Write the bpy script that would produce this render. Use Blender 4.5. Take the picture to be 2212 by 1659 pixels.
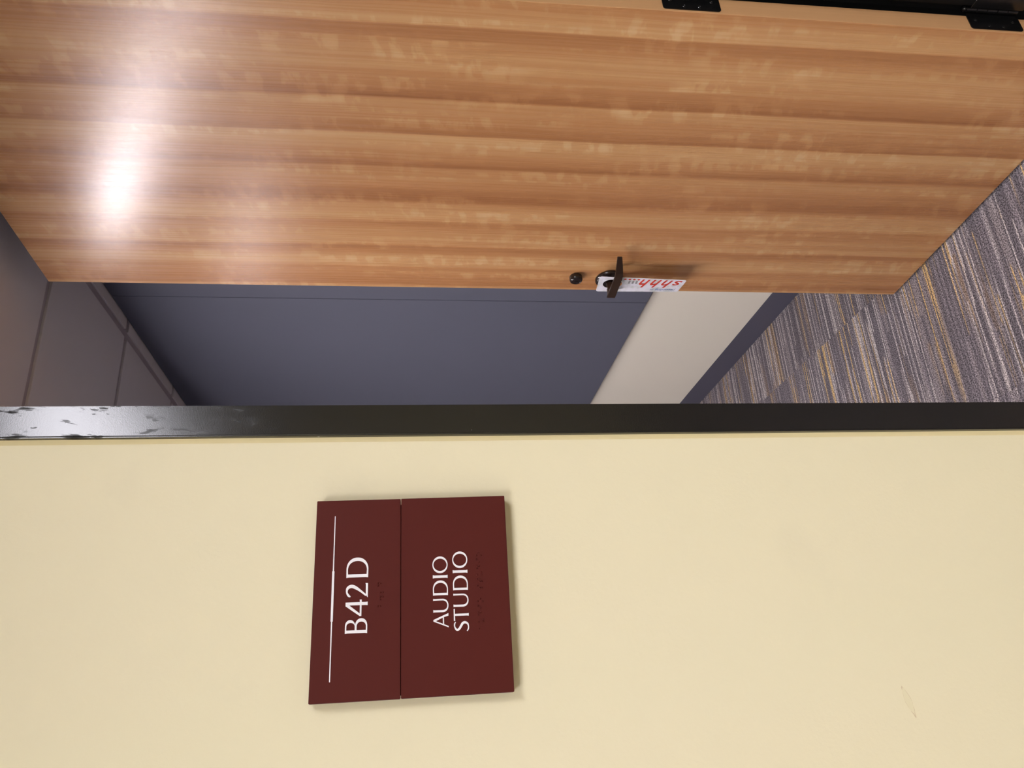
import bpy, bmesh, math, random
from mathutils import Vector, Matrix, Euler

C = bpy.context.scene.collection
for o in list(bpy.data.objects): bpy.data.objects.remove(o)
H = 1.497                     # camera height above the floor
CEIL = 2.512

# ------------------------------------------------------------------ camera
F, PITCH, ROLL, YAW = 1700.0, math.radians(7.66), math.radians(-.06), math.radians(23.5)
fw = Vector((math.sin(YAW)*math.cos(PITCH), math.cos(YAW)*math.cos(PITCH), -math.sin(PITCH)))
r0 = Vector((math.cos(YAW), -math.sin(YAW), 0)); u0 = r0.cross(fw)
rr = math.cos(ROLL)*r0 + math.sin(ROLL)*u0
uu = -math.sin(ROLL)*r0 + math.cos(ROLL)*u0
cam_data = bpy.data.cameras.new('camera'); cam = bpy.data.objects.new('camera', cam_data); C.objects.link(cam)
M3 = Matrix((-uu, rr, -fw)).transposed()      # the phone was held sideways: picture right = down, picture up = right
cam.matrix_world = Matrix.Translation((0, 0, H)) @ M3.to_4x4()
cam_data.sensor_fit = 'HORIZONTAL'; cam_data.sensor_width = 36.0
cam_data.lens = F/2212*36.0; cam_data.clip_start = 0.02
bpy.context.scene.camera = cam

# ------------------------------------------------------------------ world, exposure, lamp strengths
w = bpy.data.worlds.new('world'); bpy.context.scene.world = w; w.use_nodes = True
w.node_tree.nodes['Background'].inputs[0].default_value = (0.5, 0.5, 0.55, 1)
w.node_tree.nodes['Background'].inputs[1].default_value = 0.02
vs = bpy.context.scene.view_settings
vs.view_transform = 'Standard'; vs.look = 'None'; vs.gamma = 1; vs.use_curve_mapping = False
vs.exposure = 0.0
HALL_LAMP = 24.5
ROOM_LAMP = 60.0
HALL_COL = (0.98, 0.965, 1.04)
ROOM_COL = (1.0, 0.93, 0.97)

# ------------------------------------------------------------------ node helpers
def new_mat(name):
    m = bpy.data.materials.new(name); m.use_nodes = True
    nt = m.node_tree; b = nt.nodes['Principled BSDF']
    return m, nt, b
def N(nt, kind, **kw):
    n = nt.nodes.new(kind)
    for k, v in kw.items(): setattr(n, k, v)
    return n
def L(nt, a, b): nt.links.new(a, b)
def setv(sock, v):
    sock.default_value = v
def math_n(nt, op, a, b=None, c=None, clamp=False):
    n = N(nt, 'ShaderNodeMath', operation=op); n.use_clamp = clamp
    for i, x in enumerate((a, b, c)):
        if x is None: continue
        if isinstance(x, (int, float)): n.inputs[i].default_value = x
        else: L(nt, x, n.inputs[i])
    return n.outputs[0]
def comb(nt, x, y, z=0.0):
    n = N(nt, 'ShaderNodeCombineXYZ')
    for i, v in enumerate((x, y, z)):
        if isinstance(v, (int, float)): n.inputs[i].default_value = v
        else: L(nt, v, n.inputs[i])
    return n.outputs[0]
def noise(nt, vec, scale=1.0, detail=2.0, rough=0.5, dist=0.0):
    n = N(nt, 'ShaderNodeTexNoise'); n.inputs['Scale'].default_value = scale
    n.inputs['Detail'].default_value = detail; n.inputs['Roughness'].default_value = rough
    n.inputs['Distortion'].default_value = dist
    L(nt, vec, n.inputs['Vector']); return n.outputs['Fac']
def ramp(nt, fac, stops, interp='LINEAR'):
    n = N(nt, 'ShaderNodeValToRGB'); cr = n.color_ramp; cr.interpolation = interp
    while len(cr.elements) > 1: cr.elements.remove(cr.elements[-1])
    first = True
    for p, c in stops:
        c = (c, c, c, 1) if isinstance(c, (int, float)) else (*c, 1)
        if first: e = cr.elements[0]; e.position = p; first = False
        else: e = cr.elements.new(p)
        e.color = c
    L(nt, fac, n.inputs[0]); return n.outputs[0]
def mix(nt, fac, a, b, mode='MIX'):
    n = N(nt, 'ShaderNodeMix', data_type='RGBA', blend_type=mode)
    for s, v in ((n.inputs[0], fac), (n.inputs[6], a), (n.inputs[7], b)):
        if isinstance(v, (int, float)): s.default_value = v
        elif isinstance(v, tuple): s.default_value = (*v[:3], 1)
        else: L(nt, v, s)
    return n.outputs[2]
def bump(nt, b, height, strength, dist):
    n = N(nt, 'ShaderNodeBump'); n.inputs['Strength'].default_value = strength; n.inputs['Distance'].default_value = dist
    L(nt, height, n.inputs['Height']); L(nt, n.outputs[0], b.inputs['Normal'])
def coords(nt, which='Object'):
    t = N(nt, 'ShaderNodeTexCoord'); s = N(nt, 'ShaderNodeSeparateXYZ'); L(nt, t.outputs[which], s.inputs[0])
    return t.outputs[which], s.outputs[0], s.outputs[1], s.outputs[2]
def worldpos(nt):
    g = N(nt, 'ShaderNodeNewGeometry'); s = N(nt, 'ShaderNodeSeparateXYZ'); L(nt, g.outputs['Position'], s.inputs[0])
    return g.outputs['Position'], s.outputs[0], s.outputs[1], s.outputs[2]
def plain(name, col, rough=0.6, metal=0.0, spec=0.5, bumpscale=0, bumpstr=0.1, bdist=0.001, var=0.0):
    m, nt, b = new_mat(name)
    b.inputs['Roughness'].default_value = rough; b.inputs['Metallic'].default_value = metal
    b.inputs['Specular IOR Level'].default_value = spec
    b.inputs['Base Color'].default_value = (*col, 1)
    v, x, y, z = coords(nt)
    if var:
        f = noise(nt, v, 6, 3)
        L(nt, mix(nt, math_n(nt, 'MULTIPLY', f, var), col, tuple(c*0.6 for c in col)), b.inputs['Base Color'])
    if bumpscale:
        bump(nt, b, noise(nt, v, bumpscale, 3), bumpstr, bdist)
    return m

# ------------------------------------------------------------------ materials
def wall_paint():
    m, nt, b = new_mat('cream_eggshell_paint')
    v, x, y, z = worldpos(nt)
    base = (0.80, 0.715, 0.50)
    big = noise(nt, v, 1.3, 2)
    col = mix(nt, ramp(nt, big, [(0.35, 0), (0.7, 1)]), (0.77, 0.705, 0.49), (0.78, 0.72, 0.485))
    # rubbed smudges, faint
    sm = noise(nt, comb(nt, math_n(nt, 'MULTIPLY', x, 9), 0.0, math_n(nt, 'MULTIPLY', z, 12)), 1.0, 4, 0.6)
    col = mix(nt, math_n(nt, 'MULTIPLY', ramp(nt, sm, [(0.60, 0), (0.72, 1)]), 0.05), col, (0.45, 0.42, 0.33))
    # one bare patch where the paint was scraped, with a darker rim
    cx, cz = -0.001, -0.5305 + H
    dx = math_n(nt, 'SUBTRACT', x, cx); dz = math_n(nt, 'SUBTRACT', z, cz)
    ca, sa = math.cos(0.25), math.sin(0.25)
    a = math_n(nt, 'ADD', math_n(nt, 'MULTIPLY', dx, ca), math_n(nt, 'MULTIPLY', dz, sa))
    c = math_n(nt, 'SUBTRACT', math_n(nt, 'MULTIPLY', dz, ca), math_n(nt, 'MULTIPLY', dx, sa))
    wob = noise(nt, v, 160, 2)
    e = math_n(nt, 'ADD', math_n(nt, 'ABSOLUTE', math_n(nt, 'DIVIDE', a, 0.0175)),
               math_n(nt, 'POWER', math_n(nt, 'ABSOLUTE', math_n(nt, 'DIVIDE', c, 0.0042)), 1.6))
    e = math_n(nt, 'ADD', e, math_n(nt, 'MULTIPLY', math_n(nt, 'SUBTRACT', wob, 0.5), 0.35))
    inside = ramp(nt, e, [(0.93, 1), (1.0, 0)])
    rim = ramp(nt, e, [(0.78, 0), (0.9, 1), (1.0, 0)])
    col = mix(nt, math_n(nt, 'MULTIPLY', inside, 0.55), col, (0.72, 0.66, 0.42))
    rimn = math_n(nt, 'MULTIPLY', rim, ramp(nt, noise(nt, v, 230, 2), [(0.45, 0), (0.6, 0.4)]))
    col = mix(nt, rimn, col, (0.38, 0.17, 0.08))
    L(nt, col, b.inputs['Base Color'])
    b.inputs['Roughness'].default_value = 0.62; b.inputs['Specular IOR Level'].default_value = 0.35
    h1 = noise(nt, v, 190, 3, 0.55); h2 = noise(nt, v, 18, 2)
    hh = math_n(nt, 'ADD', h1, math_n(nt, 'MULTIPLY', h2, 1.5))
    bump(nt, b, hh, 0.16, 0.0012)
    return m
M_WALL = wall_paint()
M_ROOMWALL = plain('pale_room_paint', (0.79, 0.74, 0.61), 0.7, bumpscale=150, bumpstr=0.1)
M_CAULK = plain('yellowed_caulk', (0.74, 0.65, 0.38), 0.5, bumpscale=60, bumpstr=0.2)
M_PANEL = plain('slate_blue_panel_fabric', (0.108, 0.112, 0.142), 0.85, spec=0.2, bumpscale=500, bumpstr=0.12, bdist=0.0005)
M_BASE = plain('dark_grey_vinyl', (0.085, 0.083, 0.112), 0.5, bumpscale=80, bumpstr=0.05)
M_CTILE = plain('ceiling_tile_white', (0.68, 0.65, 0.635), 0.9, spec=0.1, bumpscale=300, bumpstr=0.2, bdist=0.0005)
M_TBAR = plain('ceiling_grid_enamel', (0.42, 0.37, 0.38), 0.5)
M_WHITE = plain('white_enamel', (0.8, 0.8, 0.8), 0.4)
M_REFL = plain('grey_louvre_plate', (0.22, 0.22, 0.22), 0.5)
M_DARKWALL = plain('slate_blue_wall_covering', (0.14, 0.15, 0.21), 0.9, spec=0.2, bumpscale=400, bumpstr=0.1, bdist=0.0005)
def emit(name, col, s):
    m, nt, b = new_mat(name)
    b.inputs['Base Color'].default_value = (0.8, 0.8, 0.8, 1)
    b.inputs['Emission Color'].default_value = (*col, 1); b.inputs['Emission Strength'].default_value = s
    return m
M_HALL_LAMP = emit('hall_lamp_diffuser', HALL_COL, HALL_LAMP)
M_ROOM_LAMP = emit('room_lamp_diffuser', ROOM_COL, ROOM_LAMP)

def frame_paint():
    m, nt, b = new_mat('black_satin_frame_paint')
    v, x, y, z = worldpos(nt)
    b.inputs['Base Color'].default_value = (0.008, 0.0075, 0.0068, 1)
    # greasy hand smears: streaked patches where the sheen changes
    ang = comb(nt, math_n(nt, 'ADD', math_n(nt, 'MULTIPLY', x, 60), math_n(nt, 'MULTIPLY', z, -9)), 0.0,
               math_n(nt, 'ADD', math_n(nt, 'MULTIPLY', z, 14), math_n(nt, 'MULTIPLY', x, 20)))
    s = noise(nt, ang, 1.6, 4, 0.55, 0.6)
    high = ramp(nt, z, [(0.0, 0), (1.0, 0)])
    zone = math_n(nt, 'SMOOTH_MIN', 1.0, math_n(nt, 'MAXIMUM', 0.0, math_n(nt, 'MULTIPLY', math_n(nt, 'SUBTRACT', z, 1.60), 4.0)), 0.2)
    mask = math_n(nt, 'MULTIPLY', ramp(nt, s, [(0.56, 0), (0.70, 1)]), zone)
    rg = math_n(nt, 'ADD', 0.20, math_n(nt, 'MULTIPLY', mask, 0.4))
    L(nt, rg, b.inputs['Roughness'])
    sp = math_n(nt, 'SUBTRACT', 0.56, math_n(nt, 'MULTIPLY', mask, 0.35))
    L(nt, sp, b.inputs['Specular IOR Level'])
    chip = noise(nt, v, 70, 1)
    L(nt, mix(nt, ramp(nt, chip, [(0.80, 0), (0.81, 1)]), (0.008, 0.0075, 0.0068), (0.35, 0.33, 0.3)), b.inputs['Base Color'])
    bump(nt, b, noise(nt, v, 900, 2), 0.10, 0.0004)
    return m
M_FRAME = frame_paint()
M_HINGE = plain('black_hinge_metal', (0.006, 0.006, 0.006), 0.22, spec=0.6)
M_SCREW = plain('worn_black_screw', (0.05, 0.05, 0.05), 0.2, metal=0.8)
M_BRONZE = plain('dark_bronze', (0.022, 0.014, 0.011), 0.22, metal=0.25, spec=0.6, var=0.3)
M_LEVER = plain('brown_bronze_lever', (0.055, 0.030, 0.017), 0.33, metal=0.45, var=0.4)
M_BLACK = plain('matte_black', (0.004, 0.004, 0.004), 0.7, spec=0.2)

def door_wood():
    m, nt, b = new_mat('figured_anigre_laminate')
    v, x, y, z = coords(nt)
    W = 0.922
    # gentle meander of the leaves along their length
    w1 = noise(nt, comb(nt, math_n(nt, 'MULTIPLY', x, 3.0), 0.0, math_n(nt, 'MULTIPLY', z, 1.6)), 1.0, 2)
    s = math_n(nt, 'ADD', math_n(nt, 'DIVIDE', x, W), math_n(nt, 'MULTIPLY', math_n(nt, 'SUBTRACT', w1, 0.5), 0.018))
    prof = [(0.0, .55), (.0286, .72), (.058, .9), (.066, .92), (.069, .25), (.082, .30), (.110, .62), (.1295, .78), (.175, .80),
            (.213, .55), (.245, .22), (.260, .08), (.2645, .78), (.294, .68), (.3257, .55), (.353, .40), (.3667, .18), (.371, .92), (.3987, .88),
            (.4402, .62), (.4584, .36), (.4739, .10), (.482, .62), (.505, .66), (.5412, .55), (.5747, .20), (.600, .12), (.619, .66), (.655, .85), (.683, .80), (.690, .42), (.7425, .72)]
    prof2 = [(.7425, .72), (.793, .80), (.802, .25), (.8192, .42), (.8486, .82), (.883, .84), (.8953, .66), (.9006, .50), (.935, .58), (.9641, .34), (.985, .28), (.992, .7), (1.0, .8)]
    p1 = ramp(nt, s, prof); p2 = ramp(nt, s, prof2)
    sel = ramp(nt, s, [(.7420, 0), (.7430, 1)])
    p = mix(nt, sel, p1, p2)
    # fine streaks along the grain
    g1 = noise(nt, comb(nt, math_n(nt, 'MULTIPLY', s, 160), 0.0, math_n(nt, 'MULTIPLY', z, 1.1)), 1.0, 4, 0.6, 0.25)
    g2 = noise(nt, comb(nt, math_n(nt, 'MULTIPLY', s, 45), 3.0, math_n(nt, 'MULTIPLY', z, 0.8)), 1.0, 3, 0.6, 0.3)
    g3 = noise(nt, comb(nt, math_n(nt, 'MULTIPLY', s, 700), 5.0, math_n(nt, 'MULTIPLY', z, 8)), 1.0, 2)
    # cross figure: short pale flecks lying across the leaf
    leaf = math_n(nt, 'MULTIPLY', math_n(nt, 'FLOOR', math_n(nt, 'MULTIPLY', s, 9.8)), 7.31)
    tilt = math_n(nt, 'ADD', z, math_n(nt, 'MULTIPLY', x, 0.15))
    fig = noise(nt, comb(nt, math_n(nt, 'MULTIPLY', s, 16), leaf, math_n(nt, 'MULTIPLY', tilt, 34)), 1.0, 3, 0.5, 0.12)
    figm = ramp(nt, fig, [(0.50, 0), (0.565, 0.7), (0.72, 1)])
    area = noise(nt, comb(nt, math_n(nt, 'MULTIPLY', s, 22), leaf, math_n(nt, 'MULTIPLY', z, 2.6)), 1.0, 2)
    figm = math_n(nt, 'MULTIPLY', figm, ramp(nt, area, [(0.46, 0), (0.60, 1)]))
    t = math_n(nt, 'ADD', math_n(nt, 'MULTIPLY', p, 0.70), math_n(nt, 'MULTIPLY', math_n(nt, 'SUBTRACT', g2, 0.5), 0.50))
    t = math_n(nt, 'ADD', t, math_n(nt, 'MULTIPLY', math_n(nt, 'SUBTRACT', g1, 0.5), 0.24))
    t = math_n(nt, 'ADD', t, math_n(nt, 'MULTIPLY', math_n(nt, 'SUBTRACT', g3, 0.5), 0.10))
    t = math_n(nt, 'ADD', t, math_n(nt, 'MULTIPLY', figm, 0.26))
    t = math_n(nt, 'ADD', t, 0.14, clamp=True)
    col = ramp(nt, t, [(0.0, (0.265, 0.103, 0.036)), (0.25, (0.35, 0.150, 0.052)), (0.55, (0.455, 0.218, 0.082)), (0.8, (0.55, 0.308, 0.126)), (1.0, (0.63, 0.40, 0.19))])
    L(nt, col, b.inputs['Base Color'])
    L(nt, math_n(nt, 'ADD', 0.275, math_n(nt, 'MULTIPLY', math_n(nt, 'SUBTRACT', g1, 0.5), 0.10)), b.inputs['Roughness'])
    b.inputs['Specular IOR Level'].default_value = 0.5
    # hairline scratches on the upper half
    bump(nt, b, g3, 0.05, 0.0003)
    return m
M_WOOD = door_wood()
def edge_wood():
    m, nt, b = new_mat('plain_maple_edge_band')
    v, x, y, z = coords(nt)
    g = noise(nt, comb(nt, math_n(nt, 'MULTIPLY', y, 220), 0.0, math_n(nt, 'MULTIPLY', z, 2)), 1.0, 3)
    L(nt, mix(nt, g, (0.60, 0.33, 0.145), (0.68, 0.39, 0.18)), b.inputs['Base Color'])
    b.inputs['Roughness'].default_value = 0.5
    return m
M_EDGE = edge_wood()

def carpet():
    m, nt, b = new_mat('striped_loop_carpet')
    v, x, y, z = worldpos(nt)
    oi = N(nt, 'ShaderNodeObjectInfo').outputs['Random']
    seed = math_n(nt, 'MULTIPLY', oi, 37.0)
    # rows of tufts run along x; each row is on or off for a length
    wob = noise(nt, comb(nt, math_n(nt, 'MULTIPLY', x, 260), math_n(nt, 'MULTIPLY', y, 60), 0.0), 1.0, 1)
    yy = math_n(nt, 'ADD', y, math_n(nt, 'MULTIPLY', math_n(nt, 'SUBTRACT', wob, 0.5), 0.0022))
    def rows(pitch, off, fx, thr, soft=0.01):
        r = math_n(nt, 'FLOOR', math_n(nt, 'DIVIDE', math_n(nt, 'ADD', yy, off), pitch))
        n_ = noise(nt, comb(nt, math_n(nt, 'ADD', math_n(nt, 'MULTIPLY', x, fx), math_n(nt, 'MULTIPLY', seed, 1.0)),
                            math_n(nt, 'MULTIPLY', r, 3.73), math_n(nt, 'ADD', seed, off*91)), 1.0, 0)
        return ramp(nt, n_, [(thr, 0), (thr+soft, 1)])
    dens = noise(nt, comb(nt, math_n(nt, 'ADD', math_n(nt, 'MULTIPLY', x, 1.2), seed), math_n(nt, 'MULTIPLY', y, 11), seed), 1.0, 2)
    dens2 = noise(nt, comb(nt, math_n(nt, 'ADD', math_n(nt, 'MULTIPLY', x, 1.2), seed), math_n(nt, 'MULTIPLY', y, 13), math_n(nt, 'ADD', seed, 9)), 1.0, 2)
    base = mix(nt, noise(nt, comb(nt, math_n(nt, 'MULTIPLY', x, 2), math_n(nt, 'MULTIPLY', yy, 40), seed), 1.0, 2), (0.105, 0.094, 0.104), (0.160, 0.142, 0.153))
    col = base
    dA = ramp(nt, dens, [(0.40, 0), (0.50, 1)]); dB = ramp(nt, dens2, [(0.48, 0), (0.58, 1)])
    col = mix(nt, math_n(nt, 'MULTIPLY', rows(0.0125, 0.0, 1.8, 0.60), 0.6), col, (0.27, 0.235, 0.235))
    col = mix(nt, math_n(nt, 'MULTIPLY', math_n(nt, 'MULTIPLY', rows(0.016, 1.7, 1.5, 0.62), dB), 0.55), col, (0.27, 0.175, 0.095))
    col = mix(nt, math_n(nt, 'MULTIPLY', rows(0.0042, 0.3, 1.6, 0.585), 0.55), col, (0.25, 0.22, 0.235))
    col = mix(nt, math_n(nt, 'MULTIPLY', math_n(nt, 'MULTIPLY', rows(0.0045, 2.1, 1.7, 0.60), dA), 0.75), col, (0.50, 0.45, 0.43))
    col = mix(nt, math_n(nt, 'MULTIPLY', math_n(nt, 'MULTIPLY', rows(0.0045, 3.3, 1.4, 0.605), dB), 0.8), col, (0.56, 0.38, 0.16))
    # the loops: light tips, dark hollows
    vo = N(nt, 'ShaderNodeTexVoronoi'); vo.inputs['Scale'].default_value = 1.0
    vv = comb(nt, math_n(nt, 'MULTIPLY', x, 330), math_n(nt, 'MULTIPLY', y, 300), 0.0)
    nz = N(nt, 'ShaderNodeTexNoise'); nz.inputs['Scale'].default_value = 270; nz.inputs['Detail'].default_value = 2; L(nt, v, nz.inputs['Vector'])
    L(nt, vv, vo.inputs['Vector'])
    loops = ramp(nt, nz.outputs['Fac'], [(0.38, 0.35), (0.5, 0.95), (0.60, 1.6)])
    col = mix(nt, 1.0, col, loops, 'MULTIPLY')
    L(nt, col, b.inputs['Base Color'])
    b.inputs['Roughness'].default_value = 1.0; b.inputs['Specular IOR Level'].default_value = 0.1
    bump(nt, b, nz.outputs['Fac'], 0.5, 0.002)
    return m
M_CARPET = carpet()
M_SLAB = plain('floor_slab', (0.2, 0.19, 0.19), 0.9, bumpscale=40)

def sign_mat():
    m, nt, b = new_mat('maroon_matte_acrylic')
    v, x, y, z = coords(nt)
    b.inputs['Base Color'].default_value = (0.085, 0.0145, 0.011, 1)
    b.inputs['Roughness'].default_value = 0.5; b.inputs['Specular IOR Level'].default_value = 0.12
    bump(nt, b, noise(nt, v, 1500, 2), 0.12, 0.0002)
    return m
M_SIGN = sign_mat()
M_LETTER = plain('white_raised_lettering', (0.86, 0.85, 0.87), 0.45)
M_SIGNEDGE = plain('clear_edge_backing', (0.62, 0.55, 0.42), 0.4)
M_RED = plain('red_print', (0.62, 0.045, 0.02), 0.4)
M_BLUE = plain('blue_print', (0.05, 0.14, 0.42), 0.4)
M_GREY = plain('grey_print', (0.30, 0.30, 0.29), 0.4)
def tag_mat():
    m, nt, b = new_mat('printed_white_card')
    v, x, y, z = coords(nt)
    n1 = noise(nt, v, 38, 3, 0.6)
    L(nt, mix(nt, ramp(nt, n1, [(0.44, 0), (0.60, 1)]), (0.80, 0.79, 0.84), (0.62, 0.64, 0.61)), b.inputs['Base Color'])
    b.inputs['Roughness'].default_value = 0.3
    return m
M_TAG = tag_mat()

# ------------------------------------------------------------------ mesh helpers
def box(bm, x0, x1, y0, y1, z0, z1):
    vs_ = [bm.verts.new(p) for p in ((x0,y0,z0),(x1,y0,z0),(x1,y1,z0),(x0,y1,z0),(x0,y0,z1),(x1,y0,z1),(x1,y1,z1),(x0,y1,z1))]
    fs = [bm.faces.new([vs_[i] for i in q]) for q in ((0,3,2,1),(4,5,6,7),(0,1,5,4),(1,2,6,5),(2,3,7,6),(3,0,4,7))]
    return vs_, fs
def bx(x0, x1, y0, y1, z0, z1, bev=0.0, seg=2):
    bm = bmesh.new(); box(bm, x0, x1, y0, y1, z0, z1)
    if bev: bmesh.ops.bevel(bm, geom=bm.edges[:], offset=bev, segments=seg, affect='EDGES', profile=0.5)
    return bm
def prism(bm, pts, z0, z1):
    """plan outline pts (counter-clockwise) swept from z0 to z1"""
    a = [bm.verts.new((x, y, z0)) for x, y in pts]; c = [bm.verts.new((x, y, z1)) for x, y in pts]
    n = len(pts)
    for i in range(n): bm.faces.new((a[i], a[(i+1) % n], c[(i+1) % n], c[i]))
    bm.faces.new(a[::-1]); bm.faces.new(c)
def lathe(bm, prof, centre, axis='y', seg=48, sgn=1):
    """prof: (radius, height along axis); first/last radius 0 closes it"""
    rings = []
    for r, h in prof:
        if r < 1e-6:
            p = Vector(centre); 
            if axis == 'y': p.y += sgn*h
            else: p.z += sgn*h
            rings.append([bm.verts.new(p)])
        else:
            ring = []
            for i in range(seg):
                a = 2*math.pi*i/seg
                if axis == 'y': p = (centre[0]+r*math.cos(a), centre[1]+sgn*h, centre[2]+r*math.sin(a))
                else: p = (centre[0]+r*math.cos(a), centre[1]+r*math.sin(a), centre[2]+sgn*h)
                ring.append(bm.verts.new(p))
            rings.append(ring)
    for A, B in zip(rings, rings[1:]):
        for i in range(seg):
            j = (i+1) % seg
            if len(A) == 1: bm.faces.new((A[0], B[i], B[j]))
            elif len(B) == 1: bm.faces.new((A[i], A[j], B[0]))
            else: bm.faces.new((A[i], A[j], B[j], B[i]))
def obj(name, bm, mat, parent=None, smooth=False, loc=None):
    me = bpy.data.meshes.new(name)
    if not isinstance(bm, bpy.types.Mesh):
        bmesh.ops.recalc_face_normals(bm, faces=bm.faces[:]); bm.to_mesh(me); bm.free()
    else: me = bm; me.name = name
    if mat is not None:
        me.materials.clear(); me.materials.append(mat)
    if smooth:
        for f in me.polygons: f.use_smooth = True
        try: me.set_sharp_from_angle(angle=math.radians(40))
        except Exception: pass
    o = bpy.data.objects.new(name, me); C.objects.link(o)
    if parent: o.parent = parent
    if loc: o.location = loc
    return o
def empty(name, loc=(0, 0, 0), rotz=0.0):
    o = bpy.data.objects.new(name, None); C.objects.link(o); o.location = loc; o.rotation_euler = (0, 0, rotz)
    o.empty_display_size = 0.05
    return o
def tag(o, label=None, cat=None, group=None, kind=None):
    if label: o['label'] = label
    if cat: o['category'] = cat
    if group: o['group'] = group
    if kind: o['kind'] = kind
    return o
def curve_mesh(contours, depth=0.0, cyclic=True):
    """filled 2D outline(s) (holes by even-odd) -> mesh with front at z=depth, back at 0"""
    cu = bpy.data.curves.new('outline', 'CURVE'); cu.dimensions = '2D'; cu.fill_mode = 'BOTH'; cu.extrude = depth/2
    for pts in contours:
        sp = cu.splines.new('POLY'); sp.points.add(len(pts)-1)
        for i, (x, y) in enumerate(pts): sp.points[i].co = (x, y, 0, 1)
        sp.use_cyclic_u = True
    o = bpy.data.objects.new('outline', cu); C.objects.link(o)
    bpy.context.view_layer.update()
    dg = bpy.context.evaluated_depsgraph_get()
    me = bpy.data.meshes.new_from_object(o.evaluated_get(dg))
    bpy.data.objects.remove(o); bpy.data.curves.remove(cu)
    for v in me.vertices: v.co.z += depth/2
    return me
def text_mesh(s, width, height, depth, shear=0.0, bold=0.0):
    cu = bpy.data.curves.new('text', 'FONT'); cu.body = s; cu.size = 1.0; cu.shear = shear; cu.offset = bold; cu.extrude = 0.0
    cu.resolution_u = 4
    o = bpy.data.objects.new('text', cu); C.objects.link(o)
    bpy.context.view_layer.update()
    me = bpy.data.meshes.new_from_object(o.evaluated_get(bpy.context.evaluated_depsgraph_get()))
    bpy.data.objects.remove(o); bpy.data.curves.remove(cu)
    xs = [v.co.x for v in me.vertices]; ys = [v.co.y for v in me.vertices]
    x0, x1, y0, y1 = min(xs), max(xs), min(ys), max(ys)
    for v in me.vertices:
        v.co.x = (v.co.x-x0)/(x1-x0)*width; v.co.y = (v.co.y-max(y0, -0.02) if y0 > -0.05 else v.co.y)/(y1-max(y0, 0))*height; v.co.z = depth
    return me

# ------------------------------------------------------------------ the shell
WF, WB = 0.846, 1.000            # faces of the wall with the doorway: hall side, room side
JL, JR = 0.3376, 1.258           # frame rabbet faces left and right
FH = 2.447                       # underside of the head
RX, RL, RB = 1.462, -2.7, 5.75   # room: right wall, left wall, far wall
HX0, HX1, HY = -3.6, 3.6, -3.0  # hall: ends and the wall behind the camera

bm = bmesh.new()
box(bm, HX0, JL-0.030, WF, WB, 0, 2.60)
box(bm, JR+0.030, HX1, WF, WB, 0, 2.60)
box(bm, JL-0.030, JR+0.030, WF, WB, FH+0.030, 2.60)
bmesh.ops.remove_doubles(bm, verts=bm.verts[:], dist=1e-5)
o = obj('wall_front', bm, M_WALL); tag(o, 'cream painted hall wall that carries the maroon room sign', kind='structure')
o.data.materials.append(M_DARKWALL)
for f in o.data.polygons:
    if f.normal.y > 0.9: f.material_index = 1
o = obj('wall_right', bx(RX, RX+0.12, WB, RB+.12, 0, 2.60), M_ROOMWALL); tag(o, 'pale cream side wall seen through the doorway', kind='structure')
o = obj('wall_back', bx(RL, RX, RB, RB+.12, 0, 2.60), M_DARKWALL); tag(o, 'far wall of the room', kind='structure')
o = obj('wall_left', bx(RL-.12, RL, WB, RB+.12, 0, 2.60), M_DARKWALL); tag(o, 'left wall of the room', kind='structure')
o = obj('wall_behind', bx(HX0, HX1, HY-.12, HY, 0, 2.60), M_WALL); tag(o, 'hall wall opposite the doorway', kind='structure')
o = obj('wall_hall_left', bx(HX0-.12, HX0, HY-.12, WB, 0, 2.60), M_WALL); tag(o, 'left end of the hall', kind='structure')
o = obj('wall_hall_right', bx(HX1, HX1+.12, HY-.12, WB, 0, 2.60), M_WALL); tag(o, 'right end of the hall', kind='structure')

# floor slab with carpet tiles on it
fl = obj('floor', bx(HX0-.12, HX1+.12, HY-.12, RB+.12, -0.12, -0.006), M_SLAB); tag(fl, 'striped grey carpet tile floor', kind='structure')
tile_cache = {}
def carpet_tiles(x0, x1, y0, y1, ox, oy, P=0.5):
    i0 = math.floor((x0-ox)/P); i1 = math.ceil((x1-ox)/P); j0 = math.floor((y0-oy)/P); j1 = math.ceil((y1-oy)/P)
    for i in range(i0, i1):
        for j in range(j0, j1):
            a, b_ = max(x0, ox+i*P), min(x1, ox+(i+1)*P); c, d = max(y0, oy+j*P), min(y1, oy+(j+1)*P)
            if b_-a < 0.01 or d-c < 0.01: continue
            g = 0.0003
            key = (round(b_-a, 4), round(d-c, 4))
            if key not in tile_cache:
                me = bpy.data.meshes.new('carpet_tile'); t = bmesh.new()
                box(t, g, b_-a-g, g, d-c-g, -0.006, 0.0); bmesh.ops.recalc_face_normals(t, faces=t.faces[:]); t.to_mesh(me); t.free()
                me.materials.append(M_CARPET); tile_cache[key] = me
            o = bpy.data.objects.new('carpet_tile', tile_cache[key]); C.objects.link(o); o.parent = fl; o.location = (a, c, 0)
carpet_tiles(RL, RX, WB, RB, 1.195, 1.22)
carpet_tiles(JL, JR, WF-0.01, WB, 1.195, 1.22)
carpet_tiles(HX0, HX1, HY, WF-0.01, 1.195, 1.22)

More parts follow.
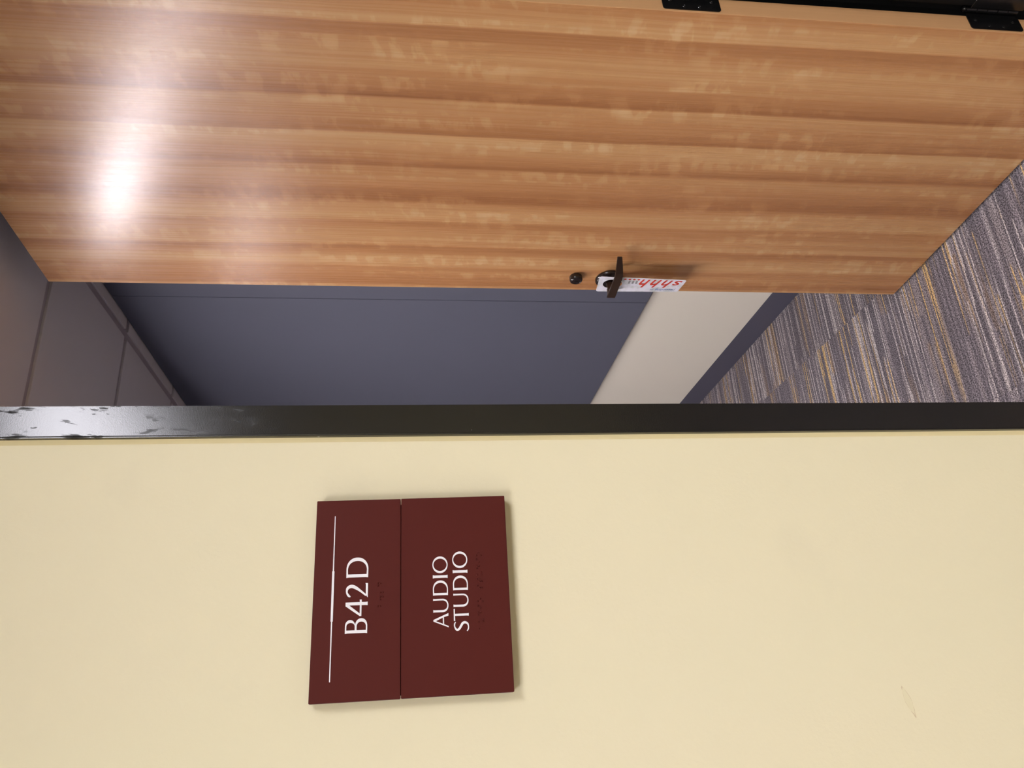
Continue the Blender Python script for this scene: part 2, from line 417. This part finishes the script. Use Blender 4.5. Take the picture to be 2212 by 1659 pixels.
# suspended ceiling: tiles with a dropped face, grid bars recessed between them
ce = obj('ceiling', bx(HX0-.12, HX1+.12, HY-.12, RB+.12, 2.60, 2.68), M_CTILE); tag(ce, 'suspended ceiling of plain grey-white tiles', kind='structure')
GP = 0.6165
def ceiling_grid(x0, x1, y0, y1, ox, oy, holes):
    xs = sorted({x0, x1} | {ox+i*GP for i in range(-20, 20) if x0+.02 < ox+i*GP < x1-.02})
    ys = sorted({y0, y1} | {oy+i*GP for i in range(-20, 20) if y0+.02 < oy+i*GP < y1-.02})
    hw = 0.015
    cache = {}
    for i in range(len(xs)-1):
        for j in range(len(ys)-1):
            a = xs[i]+(hw if i else 0.002); b_ = xs[i+1]-(hw if i < len(xs)-2 else 0.002)
            c = ys[j]+(hw if j else 0.002); d = ys[j+1]-(hw if j < len(ys)-2 else 0.002)
            mx, my = (xs[i]+xs[i+1])/2, (ys[j]+ys[j+1])/2
            if any(h[0] < mx < h[1] and h[2] < my < h[3] for h in holes): continue
            key = (round(b_-a, 3), round(d-c, 3))
            if key not in cache:
                me = bpy.data.meshes.new('ceiling_tile'); t = bx(0, b_-a, 0, d-c, 0, 0.016, 0.0012, 1)
                bmesh.ops.recalc_face_normals(t, faces=t.faces[:]); t.to_mesh(me); t.free(); me.materials.append(M_CTILE); cache[key] = me
            o = bpy.data.objects.new('ceiling_tile', cache[key]); C.objects.link(o); o.parent = ce; o.location = (a, c, CEIL)
    for x in xs[1:-1]:
        obj('grid_bar', bx(x-.0185, x+.0185, y0, y1, CEIL+.006, CEIL+.0076), M_TBAR, ce)
    for y in ys[1:-1]:
        obj('grid_bar', bx(x0, x1, y-.0185, y+.0185, CEIL+.0078, CEIL+.0094), M_TBAR, ce)
GX, GY = 1.381, 2.103
def cell(x, y): return (GX+x*GP, GX+(x+2)*GP, GY+y*GP, GY+(y+1)*GP)
room_cells = [cell(-3, 0), cell(-5, 3), cell(-5, 0)]
ceiling_grid(RL, RX, WB, RB, GX, GY, room_cells)
HGX, HGY = 0.60, -1.60
def hcell(x, y): return (HGX+x*GP, HGX+(x+1)*GP, HGY+y*GP, HGY+(y+2)*GP)
hall_cells = [hcell(0, 0), hcell(-3, 0), hcell(-6, 0)]
ceiling_grid(HX0, HX1, HY, WF, HGX, HGY, hall_cells)

def troffer(c, mat, label, half=None, group=None, inset=0.05):
    x0, x1, y0, y1 = c; x0 += .014; x1 -= .014; y0 += .014; y1 -= .014
    t = tag(empty('ceiling_light', ((x0+x1)/2, (y0+y1)/2, CEIL)), label, 'light', group)
    dx, dy = (x1-x0)/2, (y1-y0)/2
    bm = bmesh.new()
    box(bm, -dx, dx, -dy, -dy+.02, 0.0, 0.07); box(bm, -dx, dx, dy-.02, dy, 0.0, 0.07)
    box(bm, -dx, -dx+.02, -dy+.02, dy-.02, 0.0, 0.07); box(bm, dx-.02, dx, -dy+.02, dy-.02, 0.0, 0.07)
    box(bm, -dx, dx, -dy, dy, 0.0695, 0.074)
    obj('frame', bm, M_WHITE, t)
    h = half if half else dy-.021
    if half:
        bm = bmesh.new()
        for s in (-1, 1):
            pts = [(s*(dy-.021), 0.004), (s*(h+.01), 0.042)]
            v = [bm.verts.new((sx*(dx-.021), yy_, zz)) for (yy_, zz) in pts for sx in (-1, 1)]
            bm.faces.new((v[0], v[1], v[3], v[2]))
        obj('reflector', bm, M_REFL, t)
    obj('diffuser', bx(-dx+.03, dx-inset, -h, h, 0.030, 0.040, 0.002, 1), mat, t)
    return t
troffer(room_cells[0], M_ROOM_LAMP, 'recessed ceiling light in the room just inside the doorway', 0.09, inset=0.29)
troffer(room_cells[1], M_ROOM_LAMP, 'recessed ceiling light deep in the room on the left', 0.10, inset=0.40)
troffer(room_cells[2], M_ROOM_LAMP, 'recessed ceiling light in the room, left of the one by the doorway', 0.09)
troffer(hall_cells[0], M_HALL_LAMP, 'recessed hall ceiling light above the doorway')
troffer(hall_cells[1], M_HALL_LAMP, 'recessed hall ceiling light to the left of the sign')
troffer(hall_cells[2], M_HALL_LAMP, 'extra hall ceiling light at the far left, added to brighten the door')  # unseen extra lamp, added to throw more light on the door face

# baseboards
def baseboard(name, pts, label):
    bm = bmesh.new()
    for (x0, x1, y0, y1) in pts: box(bm, x0, x1, y0, y1, 0.0, 0.104)
    bmesh.ops.bevel(bm, geom=[e for e in bm.edges if all(v.co.z > 0.1 for v in e.verts)], offset=0.002, segments=2, affect='EDGES')
    o = obj(name, bm, M_BASE); tag(o, label, kind='structure')
baseboard('baseboard_right', [(RX-.004, RX, WB, RB)], 'dark grey vinyl baseboard under the pale side wall')
baseboard('baseboard_back', [(RL, RX-.004, RB-.004, RB)], 'dark grey vinyl baseboard on the far wall')
baseboard('baseboard_left', [(RL, RL+.004, WB, RB-.004)], 'dark grey vinyl baseboard on the left wall')
baseboard('baseboard_front', [(HX0, JL-.036, WF-.004, WF), (JR+.036, HX1, WF-.004, WF)], 'dark grey vinyl baseboard of the hall')

# upholstered panels on the side wall
PY = 2.525
for k, lab in ((-1, 'slate blue wall panel half hidden behind the open wooden door'),
               (0, 'tall slate blue wall panel seen in the doorway between door and frame'),
               (1, 'slate blue wall panel farther back, hidden by the door frame')):
    y0 = PY+k*1.22+.0012; y1 = PY+(k+1)*1.22-.0012
    bm = bx(RX-.030, RX-.001, y0, y1, H-.905, CEIL-.004, 0.002, 2)
    o = obj('wall_panel', bm, M_PANEL); tag(o, lab, 'panel', 'slate blue panels on the side wall')

# ------------------------------------------------------------------ door frame (welded steel, black)
FY0, FY1 = 0.834, 1.010
fr = tag(empty('trim_1', (JL, FY0, 0)), 'black painted steel door frame', kind='structure')
def jamb_profile(x, s):      # x: rabbet face, s=+1 left jamb (opening to +x), s=-1 right jamb
    f = 0.0360; st = 0.016
    p = [(0-f, FY0), (0, FY0), (0, FY0+.048), (st, FY0+.048), (st, FY1-.048), (0, FY1-.048), (0, FY1), (-f, FY1), (-f, WB+.0005), (-.028, WB-.01), (-.028, WF+.01), (-f, WF-.0005)]
    pts = [(x+s*a, b_) for a, b_ in p]
    return pts if s > 0 else pts[::-1]
def fobj(name, bm):
    bmesh.ops.translate(bm, verts=bm.verts[:], vec=(-JL, -FY0, 0))
    return obj(name, bm, M_FRAME, fr)
bm = bmesh.new(); prism(bm, jamb_profile(JL, 1), 0.0, FH+.036)
es = [e for e in bm.edges if abs(e.verts[0].co.z-e.verts[1].co.z) > 1 and abs(e.verts[0].co.y-FY0) < 1e-4]
bmesh.ops.bevel(bm, geom=es, offset=0.0015, segments=3, affect='EDGES'); fobj('jamb', bm)
bm = bmesh.new(); prism(bm, jamb_profile(JR, -1), 0.0, FH+.036)
es = [e for e in bm.edges if abs(e.verts[0].co.z-e.verts[1].co.z) > 1 and abs(e.verts[0].co.y-FY0) < 1e-4]
bmesh.ops.bevel(bm, geom=es, offset=0.0015, segments=3, affect='EDGES'); fobj('jamb', bm)
bm = bmesh.new(); box(bm, JL, JR, FY0, FY1, FH, FH+.036); box(bm, JL+.016, JR-.016, FY0+.048, FY1-.048, FH-.016, FH); fobj('head', bm)
# black strips added on the hinge side to keep jamb and gap dark
bm = bmesh.new(); box(bm, JR+.019, JR+.036, FY1, FY1+.028, 0.012, FH); box(bm, JR+.005, JR+.036, FY1+.0275, FY1+.032, 0.012, FH); box(bm, JR-.0010, JR+.0002, FY1-.0478, FY1-.0005, 0.012, FH); o = fobj('gap_blackout', bm); o.data.materials[0] = M_BLACK; o['label'] = 'black strip added to darken the hinge gap'
# caulk bead along the left side of the frame
bm = bmesh.new()
prism(bm, [(JL-.0405, WF+.0003), (JL-.0360, WF-.0045), (JL-.0350, WF-.0045), (JL-.0350, WF+.0003)], 0.104, FH+.036)
for v in bm.verts: pass
o = obj('trim_2', bm, M_CAULK); tag(o, 'thin cream caulk bead beside the black frame', kind='structure')

# ------------------------------------------------------------------ door leaf, local axes: x from hinge edge to free edge, y out of the face towards the opening
DA = math.radians(4.05); HX, HYd = 1.2106, 1.0280
door = tag(empty('door_1', (HX, HYd, 0), math.pi/2+DA), 'open wooden door with honey brown vertical grain', kind='structure')
DW, DT, DZ0, DZ1 = 0.922, 0.044, 0.011, H+.944
bm = bx(0, DW, -DT, 0, DZ0, DZ1, 0.0012, 2)
leaf = obj('door_leaf', bm, M_WOOD, door)
leaf.data.materials.append(M_EDGE)
for f in leaf.data.polygons:
    if abs(f.normal.x) > 0.9 or abs(f.normal.z) > 0.9: f.material_index = 1

def hinge(z0):
    hz = 0.1143
    bm = bmesh.new()
    # leaf let into the hinge edge of the door, corners rounded
    y0, y1, r = -DT-.006, -.0055, 0.006
    pts = [(y0, 0), (y1-r, 0)] + [(y1-r+r*math.sin(a), r-r*math.cos(a)) for a in [math.pi/8*i for i in range(1, 5)]] + \
          [(y1-r+r*math.cos(a), hz-r+r*math.sin(a)) for a in [math.pi/8*i for i in range(0, 5)]] + [(y0, hz)]
    va = [bm.verts.new((-.0016, y, z0+z)) for y, z in pts]; vb = [bm.verts.new((0.0004, y, z0+z)) for y, z in pts]
    bm.faces.new(va); bm.faces.new(vb[::-1])
    for i in range(len(pts)):
        j = (i+1) % len(pts); bm.faces.new((va[i], vb[i], vb[j], va[j]))
    h = obj('hinge', bm, M_HINGE, door); h['label'] = 'black butt hinge'
    # knuckle segments round the pin, in door coordinates
    kx, ky = -0.0060, -DT-.0135
    for a, b_ in ((0, .2), (.2, .4), (.4, .6), (.6, .8), (.8, 1)):
        bm = bmesh.new()
        c0, c1 = z0+a*hz+.0004, z0+b_*hz-.0004
        lathe(bm, [(0, c0), (.0058, c0), (.0066, c0+.0006), (.0066, c1-.0006), (.0058, c1), (0, c1)], (kx, ky, 0), 'z', 24)
        obj('knuckle', bm, M_HINGE, h, smooth=True)
    bm = bmesh.new()
    lathe(bm, [(0, hz+.0002), (.0055, hz+.0002), (.0068, hz+.002), (.0070, hz+.004), (.0052, hz+.0072), (.002, hz+.0085), (0, hz+.0088)], (kx, ky, z0), 'z', 24)
    obj('pin_tip', bm, M_HINGE, h, smooth=True)
    for y, z in ((-.0310, .016), (-.0155, .042), (-.0155, .072), (-.0310, .098)):
        bm = bmesh.new()
        # countersunk head with a cross slot
        seg = 24; R = .0040
        for ring, (rad, dep) in enumerate(((R, -.0019), (R*.8, -.00235), (R*.45, -.0024), (R*.35, -.0016))):
            pass
        prof = [(R, .0), (R*.85, .0006), (R*.42, .0007), (R*.30, .0002), (0, .0001)]
        rings = []
        for rad, hh in prof:
            rings.append([bm.verts.new((-.0017-hh, y+rad*math.cos(2*math.pi*i/seg), z0+z+rad*math.sin(2*math.pi*i/seg))) for i in range(seg)] if rad else [bm.verts.new((-.0017-hh, y, z0+z))])
        for A, B in zip(rings, rings[1:]):
            for i in range(seg):
                j = (i+1) % seg
                if len(B) == 1: bm.faces.new((A[i], A[j], B[0]))
                else: bm.faces.new((A[i], A[j], B[j], B[i]))
        obj('screw', bm, M_SCREW, h, smooth=True)
    # second leaf, on the jamb (belongs to the hinge too)
    bm = bmesh.new()
    return h
for k in range(4): hinge(H-1.229+0.635*k)
# jamb leaves, part of the frame
for k in range(4):
    z0 = H-1.229+0.635*k
    bm = bx(JR-.0016, JR+.0002, FY1-.040, FY1+.004, z0, z0+.1143, 0.0006, 1)
    o = fobj('hinge_plate', bm); o.data.materials[0] = M_HINGE; o['label'] = 'black hinge plate'

# cylinder lock above the lever
ZC = H-.476
lk = obj('lock_cylinder', bmesh.new(), M_BRONZE, door)
bm = bmesh.new(); lathe(bm, [(0, 0), (.0175, 0), (.0185, .002), (.0185, .011), (.0170, .0155), (.0135, .0178), (.0125, .0165), (.0120, .0165), (0, .0168)], (.856, 0, ZC), 'y', 48)
bmesh.ops.recalc_face_normals(bm, faces=bm.faces[:]); bm.to_mesh(lk.data); bm.free()
for f in lk.data.polygons: f.use_smooth = True
lk.data.set_sharp_from_angle(angle=math.radians(45)); lk['label'] = 'round dark bronze lock cylinder'
obj('keyway', bx(.856-.0011, .856+.0011, .0168, .0174, ZC-.0055, ZC+.0035), M_BLACK, lk)

# lever handle
ZH = H-.574; HS = .862
rose = bmesh.new()
lathe(rose, [(0, 0), (.0385, 0), (.0400, .002), (.0400, .0055), (.0375, .0095), (.0325, .0125), (.0260, .0130), (.0200, .0122), (.0175, .0125), (.0165, .018), (0, .018)], (HS, 0, ZH), 'y', 64)
lh = obj('lever_handle', rose, M_BRONZE, door, smooth=True); lh['label'] = 'dark bronze lever handle'
bm = bmesh.new()
# neck, swelling where it meets the lever
lathe(bm, [(.0105, .016), (.0100, .030), (.0102, .042), (.0110, .055), (0, .057)], (HS+.002, 0, ZH), 'y', 32)
obj('neck', bm, M_LEVER, lh, smooth=True)
bm = bmesh.new()
path = [(HS+.008, .0595, .0118), (HS-.006, .0595, .0118), (HS-.045, .0590, .0116), (HS-.084, .0580, .0112), (HS-.094, .0565, .0108),
        (HS-.102, .0520, .0102), (HS-.118, .0400, .0086), (HS-.137, .0260, .0064)]
lift = [0, 0, 0, .0002, .0004, .0012, .0028, .0048]
th = .0030; secs = []
for i, (s_, o_, hz) in enumerate(path):
    a = path[max(0, i-1)]; b_ = path[min(len(path)-1, i+1)]
    d = Vector((b_[0]-a[0], b_[1]-a[1])).normalized(); nn = Vector((-d.y, d.x))
    if nn.y < 0: nn = -nn
    secs.append([bm.verts.new((s_+nn.x*k1*th, o_+nn.y*k1*th, ZH+lift[i]+k2*hz)) for k1, k2 in ((-1, -1), (1, -1), (1, 1), (-1, 1))])
for A, B in zip(secs, secs[1:]):
    for i in range(4): bm.faces.new((A[i], A[(i+1) % 4], B[(i+1) % 4], B[i]))
bm.faces.new(secs[0][::-1]); bm.faces.new(secs[-1])
bmesh.ops.recalc_face_normals(bm, faces=bm.faces[:])
bmesh.ops.bevel(bm, geom=bm.edges[:], offset=0.0011, segments=2, affect='EDGES')
obj('lever', bm, M_LEVER, lh, smooth=True)

# ------------------------------------------------------------------ door hanger card on the lever
hang = tag(empty('door_hanger', (HX, HYd, 0), math.pi/2+DA), 'white door hanger card with red lettering hung on the lever handle', 'sign')
Tf, Th, Bf, Bh = Vector((.8767, .035, H-.5348)), Vector((.8046, .035, H-.531)), Vector((.8787, .031, H-.7767)), Vector((.8051, .042, H-.7801))
TL, TW = .247, .0725
def tagmap(u, v, w=0.0):            # u down the card, v from free edge side to hinge side
    a, c = u/TL, v/TW
    top = Tf.lerp(Th, c); bot = Bf.lerp(Bh, c)
    p = top.lerp(bot, a); bow = math.sin(math.pi*min(max(a, 0), 1))*-0.004*0
    return Vector((p.x, p.y+w+bow, p.z))
def rounded(x0, x1, y0, y1, r, n=6):
    pts = []
    for cx, cy, a0 in ((x1-r, y0+r, -90), (x1-r, y1-r, 0), (x0+r, y1-r, 90), (x0+r, y0+r, 180)):
        for i in range(n+1):
            a = math.radians(a0+90*i/n); pts.append((cx+r*math.cos(a), cy+r*math.sin(a)))
    return pts
hole_c = (.0415, .0385)
hole = [(hole_c[0]+.0275*math.cos(2*math.pi*i/40), hole_c[1]+.0225*math.sin(2*math.pi*i/40)) for i in range(40)]
me = curve_mesh([rounded(0, TL, 0, TW, .007), hole], .0008)
card_local = me.copy()
for v in me.vertices: v.co = tagmap(v.co.x, v.co.y, v.co.z)
card = obj('card', me, M_TAG, hang)
def put_print(me, mat, name, u0, v0, w=.0010):
    """text coordinates: x runs up the card, y towards the free edge"""
    for v in me.vertices:
        x, y = v.co.x, v.co.y
        v.co = tagmap(u0-x, v0-y, w)
    o = obj(name, me, mat, card); return o
for i, ch in enumerate('shhh'):
    wd = [.0245, .0285, .0285, .0285][i]; ht = .026 if ch == 's' else .0425
    me = text_mesh(ch, wd, ht, 0, shear=0.35 if ch == 'h' else 0.25, bold=0.012)
    u = TL-.009 - [0, .0275, .0600, .0925][i]
    put_print(me, M_RED, 'letter', u, TW-.005)
for i in range(6):
    pts = [(.0038*math.cos(2*math.pi*k/16), .0038*math.sin(2*math.pi*k/16)) for k in range(16)]
    me = curve_mesh([pts], 0.0)
    put_print(me, M_RED, 'dot', TL-.1355-.0128*i, TW-.0075)
put_print(text_mesh('recording in', .074, .0095, 0, shear=0.2), M_BLUE, 'lettering', TL-.014, .0165)
for i in range(3):
    me = curve_mesh([[(0, 0), (.0055, 0), (.0055, .016), (0, .016)]], 0.0)
    o = put_print(me, M_GREY, 'printed_bar', .0905+.0105*i, TW-.014, .0009)

# ------------------------------------------------------------------ room sign
SY = 0.830
sgn = tag(empty('room_sign', (0.127, WF, H-.106)), 'maroon two-panel room sign with white raised lettering on the cream wall', 'sign')
SO = Vector((0.127, WF, H-.106))
def sobj(name, bm, mat, parent=None, smooth=False):
    if isinstance(bm, bpy.types.Mesh):
        for v in bm.vertices: v.co -= SO
    else: bmesh.ops.translate(bm, verts=bm.verts[:], vec=-SO)
    return obj(name, bm, mat, parent or sgn, smooth)
# corners measured at the face: slightly out of square
def plate(xl_t, xr_t, zt, xl_b, xr_b, zb):
    bm = bmesh.new(); vs_, _ = box(bm, 0, 1, SY, WF-.0035, 0, 1)
    for v in bm.verts:
        t = v.co.z; a = xl_b+(xl_t-xl_b)*t; c = xr_b+(xr_t-xr_b)*t
        v.co.x = a+(c-a)*v.co.x; v.co.z = H+zb+(zt-zb)*t
    bmesh.ops.bevel(bm, geom=bm.edges[:], offset=0.0004, segments=2, affect='EDGES')
    return bm
up = sobj('plate', plate(.0270, .2262, .0932, .0275, .2268, .0059), M_SIGN); up['label'] = 'upper maroon plate reading B42D'
lo = sobj('plate', plate(.0277, .2270, .0053, .0284, .2280, -.1060), M_SIGN); lo['label'] = 'lower maroon plate reading AUDIO STUDIO'
sobj('backing', bx(.031, .2235, WF-.0040, WF-.0002, H-.102, H+.089), M_BLACK)

def catmull(P, n=8):
    out = []
    for i in range(len(P)-1):
        p0 = P[max(i-1, 0)]; p1 = P[i]; p2 = P[i+1]; p3 = P[min(i+2, len(P)-1)]
        for k in range(n):
            t = k/n
            out.append(tuple(0.5*((2*p1[j])+(-p0[j]+p2[j])*t+(2*p0[j]-5*p1[j]+4*p2[j]-p3[j])*t*t+(-p0[j]+3*p1[j]-3*p2[j]+p3[j])*t**3) for j in range(len(p1))))
    out.append(P[-1]); return out
def stroke(P, n=8):      # P: (x, y, width)
    Q = catmull(P, n); Lf, Rt = [], []
    for i, (x, y, w_) in enumerate(Q):
        a = Q[max(i-1, 0)]; b_ = Q[min(i+1, len(Q)-1)]
        dx, dy = b_[0]-a[0], b_[1]-a[1]; l = math.hypot(dx, dy) or 1
        nx, ny = -dy/l*w_/2, dx/l*w_/2
        Lf.append((x+nx, y+ny)); Rt.append((x-nx, y-ny))
    return Lf+Rt[::-1]
def sup(cx, cy, rx, ry, a0, a1, n=24, e=2.15):
    out = []
    for i in range(n+1):
        a = math.radians(a0+(a1-a0)*i/n); c, s = math.cos(a), math.sin(a)
        out.append((cx+rx*math.copysign(abs(c)**(2/e), c), cy+ry*math.copysign(abs(s)**(2/e), s)))
    return out
def bar(x, w0, w1, y0, y1):   # waisted upright with flared ends
    m = (y0+y1)/2
    return [(x-w0/2, y0), (x+w0/2, y0), (x+w1/2, y0+.12), (x+w1/2, m), (x+w1/2, y1-.12), (x+w0/2, y1), (x-w0/2, y1), (x-w1/2, y1-.12), (x-w1/2, m), (x-w1/2, y0+.12)]
def glyph(ch, W):
    """outlines in cap-height units, W = width in cap heights"""
    if ch == 'I': return [bar(W/2, W, W*.78, 0, 1)]
    if ch == 'O':
        return [sup(W/2, .5, W/2, .515, 0, 360, 48, 2.05)[:-1], sup(W/2, .5, W/2-.145, .515-.07, 0, 360, 48, 2.0)[:-1]]
    if ch == 'D':
        a = W*.40
        out = [(0, 0), (a, -.005)] + sup(a, .5, W-a, .505, -90, 90, 30) + [(a, 1.005), (0, 1), (.014, .88), (.014, .12)]
        inn = [(.155, .075), (a*.95, .065)] + sup(a*.95, .5, W-a*.95-.155, .435, -90, 90, 30) + [(a*.95, .935), (.155, .925)]
        return [out, inn]
    if ch == 'B':
        a = W*.48; wu = W*.90
        out = [(0, 0), (a, 0)] + sup(a, .275, W-a, .275, -90, 80, 20) + [(W*.63, .555)] + sup(a, .775, wu-a, .225, -75, 90, 20) + [(0, 1), (.014, .88), (.014, .12)]
        h1 = [(.14, .065), (a*.95, .065)] + sup(a*.95, .272, W-a*.95-.145, .207, -90, 90, 18) + [(.14, .479)]
        h2 = [(.14, .565), (a*.95, .565)] + sup(a*.95, .752, wu-a*.95-.125, .187, -90, 90, 18) + [(.14, .939)]
        return [out, h1, h2]
    if ch == '4':
        x0, x1 = W*.66, W*.66+.135
        out = [(x0-.01, 0), (x1+.012, 0), (x1, .10), (x1, .27), (W, .275), (W, .365), (x1, .355), (x1, 1.0), (x0-.03, 1.0), (0, .355), (0, .275), (x0, .275), (x0, .1)]
        return [out, [(x0, .355), (.115, .355), (x0, .83)]]
    if ch == '2':
        P = [(.05, .79, .05), (.11, .885, .10), (.26, .960, .075), (.44, .925, .12), (.525, .76, .150), (.465, .57, .140), (.30, .33, .095), (.095, .085, .075)]
        s = W/.66; st = stroke([(x*s, y, w_) for x, y, w_ in P], 10)
        foot = [(0.0, 0), (W*.985, 0), (W, .115), (W*.88, .098), (.14, .095), (.06, .06)]
        return [st], [foot]
    if ch == 'A':
        ap = W*.50
        out = [(0, 0), (.085, 0), (.205*W/.9, .30), (.655*W/.9, .30), (W-.165, 0), (W, 0), (ap+.045, 1), (ap-.055, 1)]
        hol = [(.235*W/.9, .375), (.625*W/.9, .375), (ap-.035, .84)]
        return [out, hol]
    if ch == 'U':
        out = [(0, 1), (.012, .9), (.012, .38)] + sup(W/2, .38, W/2-.012, .395, 180, 360, 28, 2.2) + [(W-.012, .9), (W, 1), (W-.125, 1), (W-.115, .9)] + \
              sup(W/2+.015, .38, W/2-.13, .315, 360, 180, 28, 2.2) + [(.150, .9), (.165, 1)]
        return [out]
    if ch == 'T':
        c = W/2
        return [[(0, 1), (-.005, .905), (.03, .915), (c-.068, .92), (c-.068, .12), (c-.085, 0), (c+.085, 0), (c+.068, .12), (c+.068, .92), (W-.03, .915), (W+.005, .905), (W, 1)]]
    if ch == 'S':
        P = [(.585, .885, .055), (.47, .955, .085), (.30, .955, .075), (.125, .86, .115), (.10, .735, .135), (.20, .615, .145), (.36, .515, .150), (.515, .395, .150), (.545, .24, .140), (.46, .095, .110), (.28, .04, .075), (.12, .065, .08), (.005, .14, .055)]
        s = W/.62
        return [stroke([(x*s, y, w_) for x, y, w_ in P], 8)]
def put_letter(ch, xl, xr, zb, zt, parent):
    hcap = (zt-zb)/1000; W = (xr-xl)/1000/hcap
    g = glyph(ch, W); sets = g if isinstance(g, tuple) else (g,)
    bm = bmesh.new()
    for k, cs in enumerate(sets):
        me = curve_mesh([[(x*hcap, y*hcap) for x, y in c] for c in cs], .0008)
        me.transform(Matrix.Translation((0, 0, k*.00002)))
        bm.from_mesh(me)
    for v in bm.verts:
        x, y, z = v.co; v.co = (xl/1000+x, SY-z+.0001, H+zb/1000+y)
    return sobj('letter', bm, M_LETTER, parent)
for ch, a, c in (('B', 90.2, 104.7), ('4', 106.9, 123.0), ('2', 125.0, 139.3), ('D', 145.0, 165.4)): put_letter(ch, a, c, 38.8, 60.7, up)
for ch, a, c in (('A', 92.4, 106.4), ('U', 107.3, 120.9), ('D', 124.2, 139.3), ('I', 141.6, 144.8), ('O', 146.8, 164.0)): put_letter(ch, a, c, -42.4, -27.1, lo)
for ch, a, c in (('S', 88.1, 97.8), ('T', 98.4, 110.2), ('U', 112.0, 125.4), ('D', 128.8, 143.6), ('I', 146.2, 149.4), ('O', 151.4, 168.6)): put_letter(ch, a, c, -63.1, -47.8, lo)
# thin white rule, thicker in its middle third
me = curve_mesh([[(.0460, -.0005), (.1025, -.0006), (.1027, -.0011), (.1521, -.0011), (.1523, -.0006), (.2092, -.0004), (.2095, 0), (.2092, .0004), (.1523, .0006), (.1521, .0011), (.1027, .0011), (.1025, .0006), (.0460, .0005), (.0457, 0)]], .0008)
for v in me.vertices:
    x, y, z = v.co; v.co = (x, SY-z+.0001, H+.0739+y)
sobj('rule', me, M_LETTER, up)
def braille(cells, x0, pitch, z0, parent):
    pos = {1: (0, 0), 2: (0, -1), 3: (0, -2), 4: (1, 0), 5: (1, -1), 6: (1, -2)}
    bm = bmesh.new()
    for i, dots in cells:
        for d in dots:
            cx = x0+i*pitch+pos[d][0]*.0024; cz = z0+pos[d][1]*.0024
            lathe(bm, [(.0009, -.0002), (.0009, .0003), (.00075, .0007), (.0004, .00095), (0, .00102)], (cx, SY, H+cz), 'y', 12, sgn=-1)
    return sobj('braille', bm, M_SIGN, parent, smooth=True)
braille([(0, (1, 2)), (1, (2, 5, 6)), (2, (2, 3)), (3, (1, 4, 5))], .1158, .00676, .0287, up)
AUD = {'a': (1,), 'u': (1, 3, 6), 'd': (1, 4, 5), 'i': (2, 4), 'o': (1, 3, 5), 's': (2, 3, 4), 't': (2, 3, 4, 5)}
braille([(i, AUD[c]) for i, c in enumerate('audio studio') if c != ' '], .0898, .00676, -.0730, lo)
